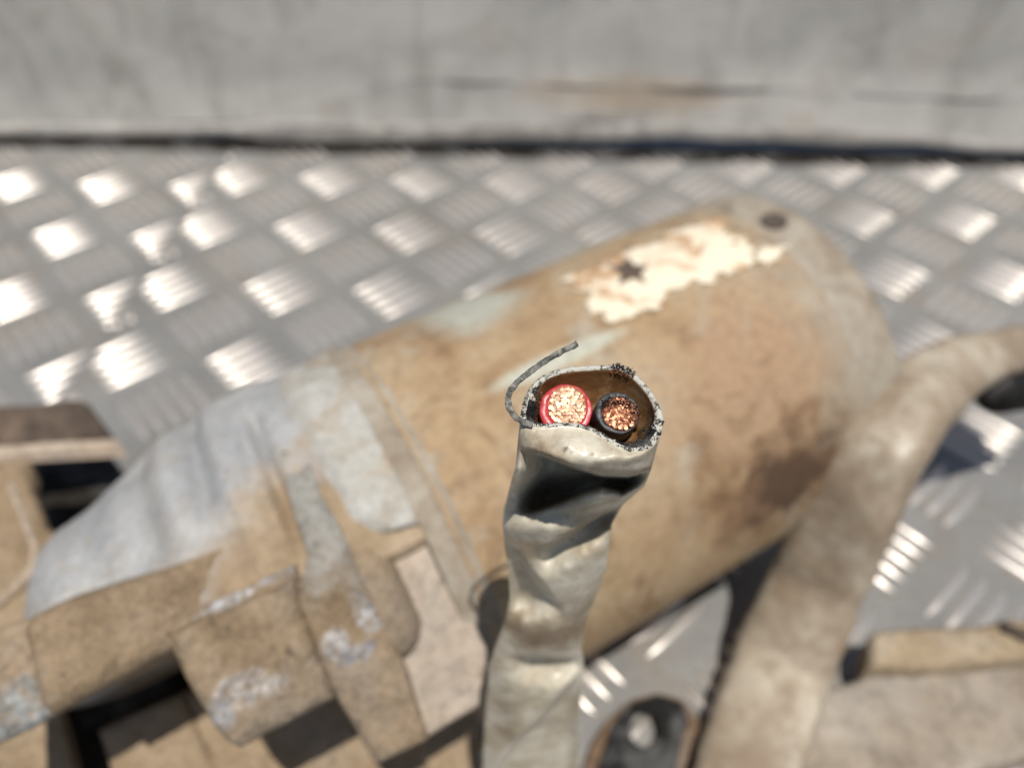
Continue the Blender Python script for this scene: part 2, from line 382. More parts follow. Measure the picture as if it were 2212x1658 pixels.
# ------------------------------------------------------------------ grey side wall of the tray
WY = 327.0
wall = empty('side_wall', (0, WY, 0), 'battered grey metal side wall standing behind the tread plate floor', 'wall')
def sheet(name, profile, x0, x1, nx, parent, mat, thick=2.0):
    """profile(x) -> list of (Y, z); thickness goes away from the camera"""
    v, f = [], []; n = None
    for i in range(nx):
        x = lerp(x0, x1, i/(nx-1)); pr = profile(x); n = len(pr)
        for (Y, z) in pr: v.append((x, Y, z))
        for (Y, z) in pr: v.append((x, Y+thick, z+.3))
    for i in range(nx-1):
        for j in range(2*n):
            j2 = (j+1) % (2*n)
            def idx(r, q): return r*2*n + (q if q < n else n + (2*n-1-q))
            f.append((idx(i, j), idx(i, j2), idx(i+1, j2), idx(i+1, j)))
    for r in (0, nx-1):
        f.append(tuple(r*2*n + (q if q < n else n+(2*n-1-q)) for q in range(2*n)))
    return mesh(name, v, f, mat, parent, angle=50)
STEP = [(0, 262), (420, 262), (560, 258), (660, 232), (760, 200), (900, 170), (1100, 176), (1300, 186), (1600, 186), (1900, 206), (2300, 218)]
LIPT = [(0, 286), (500, 288), (560, 282), (900, 285), (1250, 282), (1500, 285), (1900, 300), (2212, 325)]
LIPB = [(0, 300), (300, 302), (470, 296), (560, 310), (650, 316), (900, 314), (1100, 310), (1300, 312), (1460, 306), (1560, 314), (1650, 312), (1850, 324), (2000, 321), (2120, 336), (2212, 338)]
def px_of(x, Y, z): return proj(Vector((x, Y, z)))[0]
def zat(curve, x, Y):
    px = px_of(x, Y, 12); return ony(px, interp(curve, px), Y).z
def panel_prof(x):
    zs = zat(STEP, x, WY); out = []
    for k_ in range(15):
        z = lerp(130, zs, k_/14); out.append((WY + 1.2*fbm((x, 0, z), 60, 2) - .8*sm(z, zs+5, zs), z))
    out.append((WY+.8, zs-.8)); return out
sheet('panel', panel_prof, -420, 420, 120, wall, 'wall_grey', 3)
def strip_prof(x):
    zs = zat(STEP, x, WY)+.5+.5*fbm((x, 2, 2), 14, 2); zl = zat(LIPT, x, 320); out = []
    for k_ in range(8):
        t = k_/7; out.append((lerp(WY-.5, 325.2, t**1.5) + .8*fbm((x, 7, t*20), 25, 2), lerp(zs, zl-1.0, t)))
    return out
sheet('lower_strip', strip_prof, -420, 420, 120, wall, 'wall_grey', 1.6)
def lip_prof(x):
    zt = zat(LIPT, x, 319); zb = zat(LIPB, x, 321)-.1+.3*sm(x, -60, 60)
    wob = .9*fbm((x, 3, 1), 18, 3)
    return [(325.4, zt+.4), (324.6, zt+.0+wob*.5), (324.1, lerp(zt, zb, .4)+wob*.4), (323.8, zb+.8+wob*.3), (324.2, zb+wob*.3), (325, zb-.4)]
sheet('bottom_lip', lip_prof, -420, 420, 160, wall, 'lip_dust', 1.2)
def lip_shade_prof(x):
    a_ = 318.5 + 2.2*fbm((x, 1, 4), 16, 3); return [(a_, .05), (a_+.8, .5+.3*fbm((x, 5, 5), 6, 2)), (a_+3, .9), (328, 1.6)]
sheet('lip_shade_strip', lip_shade_prof, -420, 420, 200, wall, 'shade_black', 1.0)  # added dark strip, the shadow under the lip put into its colour

# ------------------------------------------------------------------ winch motor with gear housing
AX = Vector((0.83629871, 0.54423912, 0.06639465)).normalized()
AU = Vector((0.26857182, -0.5122194, 0.81578212)); AU = (AU-AX*AU.dot(AX)).normalized()
AW = AX.cross(AU).normalized()
A0 = Vector((-40.89, 77.99, 37.79)); RM = 37.0
WF = Matrix.Translation(A0*K) @ Matrix((AX, AU, AW)).transposed().to_4x4()
def cylp(t, r, ph): return A0 + AX*t + AU*(r*math.cos(ph)) + AW*(r*math.sin(ph))
motor = empty('winch_motor', (A0.x, A0.y, 0.5), 'rusty tan cylinder motor with dusty grey gear housing lying on the tread plate', 'motor')
def lathe(name, prof, mat, parent=motor, n=120, jitter=0.0, angle=40, feat=6, cut=None, dents=()):
    v, f = [], []; m_ = len(prof)
    for (t, r) in prof:
        for j in range(n):
            ph = 2*math.pi*j/n
            if cut and r > 1:
                dg = math.degrees(ph); dg = dg-360 if dg > 180 else dg; c0 = interp([(-40, -13), (-8, -3), (2, 4)], t)
                r_ = r*(1-cut*sm(dg, c0, c0+10)*(1-sm(dg, 150, 175)))
            else: r_ = r
            p = cylp(t, r_, ph)
            if jitter and r > 1:
                d = fbm(p, feat, 3)*jitter
                for (t0, g0, t1, g1, wd, dp) in dents:
                    dg = math.degrees(ph); dg = dg-360 if dg > 180 else dg
                    k_ = min(1, max(0, (dg-g0)/(g1-g0))); d -= dp*math.exp(-((t-lerp(t0, t1, k_))/wd)**2)*sm(dg, g0-14, g0+6)*(1-sm(dg, g1-10, g1+4))
                p = cylp(t, r_+d, ph)
            v.append(p)
    for i in range(m_-1):
        for j in range(n):
            j2 = (j+1) % n; f.append((i*n+j, i*n+j2, (i+1)*n+j2, (i+1)*n+j))
    f.append(tuple(range(n))); f.append(tuple((m_-1)*n+j for j in range(n)))
    return mesh(name, v, f, mat, parent, WF, angle=angle)
def span(t0, t1, r, n): return [(lerp(t0, t1, i/(n-1)), r) for i in range(n)]
lathe('motor_body', span(20.5, 101.5, RM, 40), 'motor_paint', jitter=.12, feat=9)
lathe('end_cap', [(100.5, RM-1.2), (101.2, RM+.02)] + span(102, 109.5, RM+.08, 6) + [(111.2, RM-.2), (112.3, RM-1.3), (112.8, RM-3), (113, 20)], 'cap_dust', jitter=.12)
lathe('collar', [(16.4, RM-2), (16.6, RM+.7)] + span(17.2, 19.8, RM+.9, 3) + [(20.3, RM+.6), (20.5, RM-.1), (21.0, RM-.1)] + [(21.6, RM+.15), (22.4, RM+.05)], 'cap_dust', jitter=.15)
lathe('gear_housing', resample([(-46, 2), (-45.5, 8), (-44, 13.5), (-41.5, 18.5), (-39.5, 22), (-37, 25), (-34, 26.8), (-31, 27.5), (-28.6, 28.0), (-25.8, 28.9), (-23.5, 30.0), (-21.5, 31.3), (-19, 32.8),
      (-16, 34.1), (-12, 34.7), (-8.5, 35.0), (-7, 35.6), (-5.6, 36.6), (-3, 36.9), (2, 37.0), (8, 37.1), (14, 37.1), (17, 37.0)], 110), 'housing', jitter=.35, feat=9, cut=.95, n=220, dents=[(-7.6, -70, -9.4, -24, 1.5, 1.9), (-18.5, -75, -19, -18, 3.2, 2.6), (-13, -70, -14, -22, 2.0, -.9), (1.6, -46, .1, -4, 1.0, 2.4), (-3.2, -60, -3.6, -10, 1.4, .8), (-27, -60, -28, -14, 2.6, .9)])

def wrap(r, ph0=0.0):
    """cylinder of radius r above ph0, its tangent plane below it"""
    n0 = AU*math.cos(ph0) + AW*math.sin(ph0)
    def fn(x, y):
        v_ = ray(x, y).normalized(); o = EYE-A0
        vp = v_-AX*v_.dot(AX); op = o-AX*o.dot(AX)
        A_, B_, C_ = vp.dot(vp), 2*vp.dot(op), op.dot(op)-r*r
        D_ = B_*B_-4*A_*C_
        if D_ >= 0:
            p = EYE + v_*((-B_-math.sqrt(D_))/(2*A_)); q = p-A0
            ph = math.atan2(q.dot(AW), q.dot(AU))
            if ph <= ph0:
                return p, (q-AX*q.dot(AX)).normalized()
        else:
            p = EYE + v_*(-B_/(2*A_)); q = p-A0
            if math.atan2(q.dot(AW), q.dot(AU)) < 0: 
                nn = (q-AX*q.dot(AX)).normalized(); return A0+AX*q.dot(AX)+nn*r, nn
        return onplane(x, y, A0+n0*r, n0), n0
    return fn
def flat(h, tilt_w=0.0, tilt_a=0.0):
    n0 = (AU + AW*tilt_w + AX*tilt_a).normalized()
    def fn(x, y): return onplane(x, y, A0+AU*h, n0), n0
    return fn
def patch(name, left, right, surf, thick, mat, parent=motor, rows=36, cols=20, rnd=.8, rough=.25, feat=3.0, frame=WF, back=None, seed=0, sink={}):
    """plate between two outlines (picture coordinates), laid on surf, with rounded rough edges and real thickness"""
    L, Rr = resample(left, rows), resample(right, rows)
    fr, bk, N = [], [], []
    for i in range(rows):
        for j in range(cols):
            t = j/(cols-1); x, y = lerp(L[i][0], Rr[i][0], t), lerp(L[i][1], Rr[i][1], t)
            p, n_ = surf(x, y); fr.append(p); N.append(n_)
    # distance to the border in mm, for the rounding
    def rowlen(i): return (fr[i*cols+cols-1]-fr[i*cols]).length
    def collen(): return max((fr[(rows-1)*cols+cols//2]-fr[cols//2]).length, 1)
    cl = sum((fr[(i+1)*cols+cols//2]-fr[i*cols+cols//2]).length for i in range(rows-1))
    V = []
    for i in range(rows):
        rl = rowlen(i)
        for j in range(cols):
            k_ = i*cols+j; u_ = j/(cols-1); w_ = i/(rows-1)
            e = min(min(u_, 1-u_)*rl, min(w_, 1-w_)*cl)
            dr = 0
            if e < rnd: q = 1-e/rnd; dr = rnd*(1-math.sqrt(max(0, 1-q*q)))
            for sd, (ds, dp) in sink.items():
                es = {'l': u_*rl, 'r': (1-u_)*rl, 't': w_*cl, 'b': (1-w_)*cl}[sd]
                dr = dr*sm(es, 0, ds) + dp*(1-sm(es, 0, ds))
            d = fbm(fr[k_]+Vector((seed*31, seed*17, 0)), feat, 4)*rough
            V.append(fr[k_] + N[k_]*(d-dr))
    nF = len(V)
    for k_ in range(nF): V.append(fr[k_] - (back or N[k_])*thick)
    F = []
    for i in range(rows-1):
        for j in range(cols-1):
            a_ = i*cols+j; F.append((a_, a_+1, a_+cols+1, a_+cols)); F.append((nF+a_, nF+a_+cols, nF+a_+cols+1, nF+a_+1))
    rim = [j for j in range(cols)] + [i*cols+cols-1 for i in range(1, rows)] + [(rows-1)*cols+j for j in range(cols-2, -1, -1)] + [i*cols for i in range(rows-2, 0, -1)]
    for a_, b_ in zip(rim, rim[1:]+rim[:1]): F.append((a_, b_, nF+b_, nF+a_))
    return mesh(name, V, F, mat, parent, frame, angle=60)

# --- base plate deep under the lugs, with gaps where a black sheet stands for shade
patch('base_plate', [(395, 1495), (440, 1600), (480, 1760)], [(1060, 1400), (1040, 1560), (1040, 1760)], flat(-4), 5, 'cast_dust_plain', rnd=.6, rows=24, cols=40)
patch('base_plate', [(212, 1580), (250, 1700), (280, 1780)], [(392, 1500), (450, 1640), (500, 1780)], flat(-3), 5, 'cast_dust_plain', rnd=.6, rows=20, cols=16, seed=3)
patch('base_plate', [(-160, 1560), (-160, 1830)], [(118, 1520), (150, 1640), (190, 1780)], flat(-3), 5, 'cast_dust_plain', rnd=.6, rows=14, cols=16, seed=4)
patch('gap_shade', [(60, 1440), (60, 1850)], [(430, 1330), (560, 1850)], flat(-14), 4, 'shade_black', rows=14, cols=14, rnd=.5)  # added black sheet, painted as the shade between the base plates
# --- silver clamp round the housing, its lower corner rubbed bare
patch('clamp', [(566, 818), (592, 880), (636, 960), (690, 1050), (740, 1128), (800, 1162)], [(702, 752), (735, 800), (790, 890), (850, 1000), (890, 1080), (908, 1132)],
      wrap(RM+1.2), 3.2, 'grey_clamp', rows=50, cols=40, rnd=.9, rough=.25, sink={'l': (4.5, 2.0)})
# --- flange plate below the clamp
patch('flange_plate', [(735, 1125), (800, 1290), (850, 1400), (880, 1480), (903, 1608)], [(915, 1125), (955, 1210), (1010, 1310), (1057, 1402), (1036, 1526)],
      wrap(RM-1.6, .08), 7, 'pale_dust', rows=44, cols=26, rnd=.6, rough=.2, feat=5)
# --- round bolt boss between band and flange
def capsule(name, p0, p1, r, mat, parent, n=28, m_=18, frame=WF, rough=.2):
    ax = (p1-p0).normalized(); s = ax.orthogonal().normalized(); q = ax.cross(s); L_ = (p1-p0).length
    v, f = [], []
    prof = [(-r*math.cos(a_), r*math.sin(a_)) for a_ in [math.pi/2*i/6 for i in range(7)]] + [(L_*i/6, r) for i in range(1, 6)] + [(L_+r*math.sin(a_), r*math.cos(a_)) for a_ in [math.pi/2*i/6 for i in range(7)]]
    for t, rr in prof:
        for j in range(n):
            a_ = 2*math.pi*j/n; p = p0+ax*t+(s*math.cos(a_)+q*math.sin(a_))*max(rr, .01)
            v.append(p + (s*math.cos(a_)+q*math.sin(a_))*fbm(p, 4, 3)*rough)
    for i in range(len(prof)-1):
        for j in range(n): j2 = (j+1) % n; f.append((i*n+j, i*n+j2, (i+1)*n+j2, (i+1)*n+j))
    return mesh(name, v, f, mat, parent, frame)
b0, _ = flat(RM-2.4)(800, 1240); b1, _ = flat(RM-2.4)(850, 1345)
capsule('bolt_boss', b0-AU*.6-AX*1.0, b1-AU*.6-AX*1.0, 5.0, 'cast_dust_plain', motor, rough=.35)
# --- narrow band that wraps the housing and runs down as a straight lug
patch('band', [(590, 930), (618, 1060), (664, 1196), (642, 1300), (690, 1430), (735, 1522), (818, 1655)], [(640, 915), (688, 1050), (743, 1149), (786, 1256), (832, 1345), (884, 1446), (930, 1600)],
      wrap(RM+3.0, .05), 6, 'cast_dust', rows=90, cols=24, rnd=1.4, rough=.5, seed=1, sink={'t': (24, 3.15)})
# --- big square boss
bossL = [(628, 1236), (520, 1290), (420, 1336), (366, 1362)]
patch('square_boss', [(358, 1366), (362, 1405), (404, 1484), (455, 1575), (492, 1612), (512, 1621)], [(636, 1246), (645, 1295), (668, 1352), (690, 1420), (712, 1478), (723, 1510)],
      flat(RM+3.6, -.06, -.05), 15, 'boss_dust', rows=56, cols=44, rnd=2.4, rough=.9, feat=5, seed=6)
patch('boss_shoulder', [(352, 1364), (430, 1312), (540, 1262), (640, 1216)], [(362, 1376), (440, 1342), (550, 1294), (650, 1250)],
      flat(RM+1.6), 12, 'boss_dust', rows=40, cols=10, rnd=.8, rough=.5, feat=3, seed=7)
# --- long foot bar on the left and the lower rail beside it
patch('foot_bar', [(480, 1186), (372, 1224), (250, 1262), (117, 1306), (62, 1334), (40, 1362)], [(480, 1352), (376, 1410), (300, 1452), (190, 1512), (108, 1558), (80, 1530)],
      flat(RM-1.5, .1, .05), 14, 'cast_dust_plain', rows=60, cols=34, rnd=3.2, rough=.8, feat=7, seed=8, sink={'t': (11, 3)})
patch('side_rail', [(-140, 1400), (-60, 1372), (60, 1335), (110, 1315)], [(-140, 1672), (0, 1606), (80, 1568), (125, 1540)],
      flat(RM-5.5), 10, 'cast_dust_plain', rows=26, cols=22, rnd=.9, rough=.3, feat=5, seed=10)

# --- label, its star and a screw on the motor
def on_cyl(t, ph, r): return cylp(t, r, ph)
def label_mesh():
    nt, npn = 60, 40; v, f = [], []; ok = {}
    for i in range(nt):
        for j in range(npn):
            t = lerp(59.5, 102, i/(nt-1)); ph = R_(lerp(-51, -21.5, j/(npn-1)))
            d = fbm((t, ph*37, 3), 5, 3)
            tt = t + (.7*d if i in (0, nt-1) else 0)
            v.append(cylp(tt, RM+.34+.10*fbm((t, ph*37, 9), 3, 3), ph))
    for i in range(nt-1):
        for j in range(npn-1):
            t = i/(nt-2); h_ = j/(npn-2)
            x = fbm((i*.7, j*.7, 2), 4, 3)
            if h_ > .90 + .16*x or t < .04+.07*x or h_ < .03+.09*x: continue
            if t > .90 + .22*x: continue
            f.append((i*npn+j, i*npn+j+1, (i+1)*npn+j+1, (i+1)*npn+j))
    o = mesh('label', v, f, 'label_foil', motor, WF)
    so = o.modifiers.new('thickness', 'SOLIDIFY'); so.thickness = .15*K; so.offset = 0
    return o
lab = label_mesh()
STAR = [(640, 365), (700, 370), (748, 322), (768, 362), (842, 375), (808, 408), (838, 458), (768, 430), (695, 465), (712, 412)]
sv = []
for x, y in STAR:
    p, n_ = wrap(RM+.62)((1200+x/2.011)*.864, (480+y/2.011)*.864); sv.append(p)
c_ = sum(sv, Vector())/len(sv); n_ = (c_-A0 - AX*(c_-A0).dot(AX)).normalized()
sv2 = sv + [c_+n_*.12] + [p-n_*.3 for p in sv]
sf = [(i, (i+1) % 10, 10) for i in range(10)] + [(i, (i+1) % 10, 11+(i+1) % 10, 11+i) for i in range(10)]
mesh('star_mark', sv2, sf, 'dark_rust', lab, WF, smooth=False)
def disc(name, p, n_, r, h, mat, parent, frame=None, seg=24):
    s = n_.orthogonal().normalized(); q = n_.cross(s); v, f = [], []
    for (rr, hh) in ((r, -h), (r, h*.5), (r*.85, h), (r*.5, h), (r*.42, h*.3), (.01, h*.3)):
        for j in range(seg): a_ = 2*math.pi*j/seg; v.append(p + n_*hh + (s*math.cos(a_)+q*math.sin(a_))*rr)
    for i in range(5):
        for j in range(seg): j2 = (j+1) % seg; f.append((i*seg+j, i*seg+j2, (i+1)*seg+j2, (i+1)*seg+j))
    return mesh(name, v, f, mat, parent, frame, angle=35)
sp, sn = wrap(RM+.3)(1672, 478); disc('screw', sp, sn, 2.6, .5, 'dark_rust', motor, WF)

# ------------------------------------------------------------------ bracket left of the housing
BR = empty('mounting_bracket', (-110, 95, 0), 'dusty tan bracket with a deep dark pocket beside the gear housing', 'bracket')
def level(z, tilt=(0, 0)):
    n0 = Vector((tilt[0], tilt[1], 1)).normalized(); p0 = onz(130, 1050, z)
    def fn(x, y): return onplane(x, y, p0, n0), n0
    return fn
BF_ = Matrix.Translation(Vector((-110, 95, 0))*K)
patch('top_rail', [(-120, 968), (0, 958), (120, 950), (243, 944)], [(-120, 1002), (0, 992), (60, 986), (200, 978), (268, 974)], level(46, (0, -.45)), 1.6, 'pale_dust', BR, rows=30, cols=10, rnd=1.2, rough=.4, feat=6, frame=BF_, back=Vector((0, 0, 1)))
patch('rear_web', [(-120, 880), (0, 872), (80, 866), (165, 858), (190, 868)], [(-120, 972), (0, 966), (100, 955), (200, 948), (246, 942)], level(38, (.1, -.1)), 5, 'dark_rust', BR, rows=30, cols=12, rnd=1.5, rough=.8, feat=9, frame=BF_, back=Vector((0, 0, 1)))
patch('side_plate', [(-160, 995), (-160, 1200), (-160, 1460)], [(56, 990), (52, 1030), (75, 1085), (92, 1135), (120, 1150), (130, 1370)], level(46, (0, -.45)), 7, 'cast_dust_plain', BR, rows=34, cols=22, rnd=1.6, rough=.5, feat=7, frame=BF_, back=Vector((0, 0, 1)))
patch('pocket_shade', [(-20, 905), (-10, 1050), (40, 1190)], [(178, 905), (290, 1050), (300, 1190)], level(18), 4, 'shade_black', BR, rows=12, cols=12, rnd=.5, rough=.3, frame=BF_)  # added near-black plate, the pocket's shade put into its colour
patch('raised_edge', [(8, 1040), (30, 1100), (62, 1180), (58, 1222), (20, 1262), (-40, 1310)], [(24, 1036), (46, 1096), (80, 1180), (74, 1232), (34, 1278), (-36, 1328)], level(47.2, (0, -.45)), 4, 'pale_dust', BR, rows=30, cols=7, rnd=.9, rough=.3, frame=BF_)

# ------------------------------------------------------------------ cut cable in focus
RIMN = Vector((0, -.35, .94)).normalized(); RIM0 = at(1260, 890, 63.5)
def zx(x, y): return ((1180+x/3.948)*.864, (800+y/3.948)*.864)
def onrim(x, y): return onplane(x, y, RIM0, RIMN)
FRONT = [zx(*p) for p in [(478, 930), (492, 1000), (530, 1030), (600, 1052), (700, 1066), (800, 1056), (950, 1045), (1080, 1062), (1200, 1110), (1330, 1190), (1460, 1270), (1580, 1304), (1700, 1288), (1800, 1228), (1868, 1128), (1896, 1000)]]
BACK = [zx(*p) for p in [(1896, 1000), (1872, 880), (1792, 730), (1682, 590), (1545, 472), (1430, 428), (1330, 446), (1200, 448), (1000, 458), (830, 482), (690, 545), (580, 645), (512, 770), (478, 930)]]
OUTL = [(900, 1121), (1000, 1115), (1050, 1101), (1100, 1088), (1130, 1085), (1180, 1090), (1220, 1097), (1290, 1102), (1340, 1090), (1400, 1068), (1440, 1055), (1480, 1053), (1560, 1046), (1660, 1042), (1800, 1040)]
OUTR = [(900, 1434), (985, 1412), (1010, 1408), (1050, 1392), (1090, 1345), (1130, 1322), (1180, 1316), (1220, 1312), (1290, 1286), (1340, 1265), (1400, 1256), (1440, 1262), (1480, 1256), (1560, 1252), (1660, 1250), (1800, 1250)]
HOLT = [(1100, 960), (1170, 980), (1230, 1003), (1300, 1026), (1360, 1027), (1420, 1005)]
HOLB = [(1090, 1112), (1150, 1108), (1210, 1088), (1260, 1066), (1300, 1056), (1345, 1066), (1400, 1040)]
def seg_d(x, y, a_, b_):
    ax, ay = a_; bx, by = b_; t = max(0, min(1, ((x-ax)*(bx-ax)+(y-ay)*(by-ay))/((bx-ax)**2+(by-ay)**2)))
    return math.hypot(x-ax-t*(bx-ax), y-ay-t*(by-ay)), t
def side_of(x, y, a_, b_):
    L_ = math.dist(a_, b_); return ((b_[0]-a_[0])*(y-a_[1])-(b_[1]-a_[1])*(x-a_[0]))/L_
def relief(x, y):
    """mm pushed away from the eye (+) where the sheath is kinked"""
    g = 0
    hol = sm(y-interp(HOLT, x), -2, 6)*(1-sm(y-interp(HOLB, x), -16, 5))*sm(x, 1108, 1190)*(1-.75*sm(x, 1380, 1408))
    g += 12.5*hol
    g -= 1.2*sm(y-interp(HOLB, x), -12, 12)*(1-sm(y-interp(HOLB, x), 14, 62))             # ridge under the hollow
    def shelf(a_, b_, bulge, up, depth, fall, x0, x1):
        """a fold: the sheath swells above the line, tucks under it and comes back slowly below"""
        q = side_of(x, y, a_, b_); w_ = sm(x, x0[0], x0[1])*(1-sm(x, x1[0], x1[1]))
        return w_*(depth*sm(q, -3, 5)*(1-sm(q, 5, fall)) - bulge*math.exp(-((q+up)/up)**2))
    g += shelf((1140, 1202), (1340, 1090), 1.1, 24, 4.4, 70, (1140, 1200), (1340, 1352))
    g += shelf((1100, 1414), (1256, 1416), .6, 40, 4.2, 80, (1085, 1150), (1262, 1275))
    s_ = side_of(x, y, (1108, 1176), (1218, 1316))
    g += (2.6*sm(s_, -4, 12)+3.4*sm(s_, 0, 75))*sm(y, 1175, 1225)*(1-sm(y, 1275, 1350))
    s_ = side_of(x, y, (1262, 1440), (1070, 1648))
    g += 4.6*(1-sm(s_, -14, 3))*sm(y, 1440, 1500)
    d, t = seg_d(x, y, (1240, 1456), (1078, 1632)); g -= 1.5*math.exp(-(d/18)**2)
    d, t = seg_d(x, y, (1110, 1500), (1090, 1560)); g -= .8*math.exp(-(d/36)**2)
    g += .15*fbm((x, y, 9), 26, 3)
    g += .22*fbm((x, y, 0), 60, 3) + .05*fbm((x, y, 5), 12, 2)
    return g
def depth_wall(x, y, Y): q = ony(x, y, Y); return (q-EYE).dot(FW)
cable = empty('cut_cable', (1.0, 47, 40), 'kinked white cable with a freshly cut end showing a red and a black core', 'cable')
NF, NB = 64, 36
rowsY = [1005+6*i for i in range(122)]
VH = 14
def front_curve_y(x): return interp(FRONT, x)
rings = []
def sheath_y(y): return lerp(40.6, 45.8, sm(y, 1010, 1075)) - 1.2*sm(y, 1105, 1150) + .3*sm(y, 1160, 1300)
def row_pts(y0, first_v=None):
    l, r = interp(OUTL, y0), interp(OUTR, y0); pts = []
    hd = lerp(4.6, 3.7, sm(y0, 1000, 1150))
    for k_ in range(NF+1):
        s = -math.cos(math.pi*k_/NF); x = lerp(l, r, (s+1)/2)
        bulge = 1-math.sqrt(max(0, 1-abs(s)**(1.7 if s < 0 else 2.3)))
        Z = depth_wall((l+r)/2, y0, sheath_y(y0)) + hd*bulge + relief(x, y0)*(1-abs(s)**6)
        pts.append((x, y0, Z))
    for k_ in range(1, NB):
        s = math.cos(math.pi*k_/NB); x = lerp(l, r, (s+1)/2)
        Z = depth_wall((l+r)/2, y0, sheath_y(y0)) + hd + hd*math.sqrt(max(0, 1-abs(s)**2.3)) + 2.5 + 4.5*(1-s*s)*(1-sm(y0, 1080, 1180))
        pts.append((x, y0, Z))
    return pts
first = row_pts(rowsY[0])
xl, xr = FRONT[0][0], FRONT[-1][0]
rim_out = []
for k_ in range(NF+1):
    s = -math.cos(math.pi*k_/NF); x = lerp(xl, xr, (s+1)/2); rim_out.append(onrim(x, interp(FRONT, x)))
for p in resample(BACK, NB+1)[1:-1]: rim_out.append(onrim(*p))
NR = NF+NB
# small nicks along the cut edge
rim_out = [p + RIMN*(.16*fbm(p, .9, 3)) + Vector((0, 0, .0)) for p in rim_out]
rings.append(rim_out)
first3 = [at(*p) for p in first]
for i in range(1, VH):
    v_ = i/VH; ring = []
    for k_ in range(NR):
        if k_ <= NF:
            s = -math.cos(math.pi*k_/NF); x0_, x1_ = lerp(xl, xr, (s+1)/2), first[k_][0]
            y0_ = interp(FRONT, x0_); y = lerp(y0_, first[k_][1], v_); x = lerp(x0_, x1_, v_)
            Za = (rim_out[k_]-EYE).dot(FW); Zb = first[k_][2]
            base_b = Zb - relief(x1_, first[k_][1])*(1-abs(s)**6)
            Z = lerp(Za, base_b, sm(v_)) + relief(x, y)*(1-abs(s)**6)*sm(v_, 0, .35) - .9*math.sin(math.pi*v_)*(1-s*s)
            ring.append(at(x, y, Z))
        else: ring.append(rim_out[k_].lerp(first3[k_], sm(v_)*.6+.4*v_))
    rings.append(ring)
rings.append(first3)
for y in rowsY[1:]: rings.append([at(*p) for p in row_pts(y)])
V = [p for r in rings for p in r]; F, FM = [], []
for i in range(len(rings)-1):
    for k_ in range(NR):
        k2 = (k_+1) % NR; F.append((i*NR+k_, i*NR+k2, (i+1)*NR+k2, (i+1)*NR+k_)); FM.append(0)
# cut face of the sheath and its inner wall
cen = sum(rim_out, Vector())/NR
def inner_off(k_):
    p = rim_out[k_]; a_ = rim_out[(k_+1) % NR]-rim_out[k_-1]; n_ = RIMN.cross(a_).normalized()
    if n_.dot(cen-p) < 0: n_ = -n_
    sx = proj(p)[0]; sy = proj(p)[1]
    th = .42 + .55*(1-sm(sx, 1125, 1165)) + .50*sm(sx, 1385, 1425)*sm(sy, 880, 930) + .25*sm(sx, 1300, 1360)*sm(sy, 930, 960)
    return p + n_*th
inn = [inner_off(k_) for k_ in range(NR)]
for _ in range(6): inn = [inn[k_]*.5 + (inn[k_-1]+inn[(k_+1) % NR])*.25 for k_ in range(NR)]
mid = [rim_out[k_].lerp(inn[k_], .45) + RIMN*(.10+.10*fbm(rim_out[k_], .5, 3)) for k_ in range(NR)]
base = len(V); V += mid
for k_ in range(NR): k2 = (k_+1) % NR; F.append((k_, k2, base+k2, base+k_)); FM.append(1)
def grimy(k_):
    x, y, _ = proj(inn[k_]); return (x > 1325 and y > 925) or (x < 1160 and y > 862)
prev = base; DOWN = Vector((.0, .12, -1)).normalized()
icen = sum(inn, Vector())/NR
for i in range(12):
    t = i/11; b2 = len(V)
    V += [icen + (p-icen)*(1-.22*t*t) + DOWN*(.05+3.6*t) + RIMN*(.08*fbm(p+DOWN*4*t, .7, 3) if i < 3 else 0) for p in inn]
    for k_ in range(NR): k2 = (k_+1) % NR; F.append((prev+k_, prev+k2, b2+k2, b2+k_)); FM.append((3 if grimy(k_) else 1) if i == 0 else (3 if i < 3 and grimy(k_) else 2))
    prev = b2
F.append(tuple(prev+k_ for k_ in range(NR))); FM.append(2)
sheath = mesh('sheath', V, F, None, cable, mats=['sheath_white', 'sheath_cut', 'sheath_inner', 'grime'], fmat=FM)

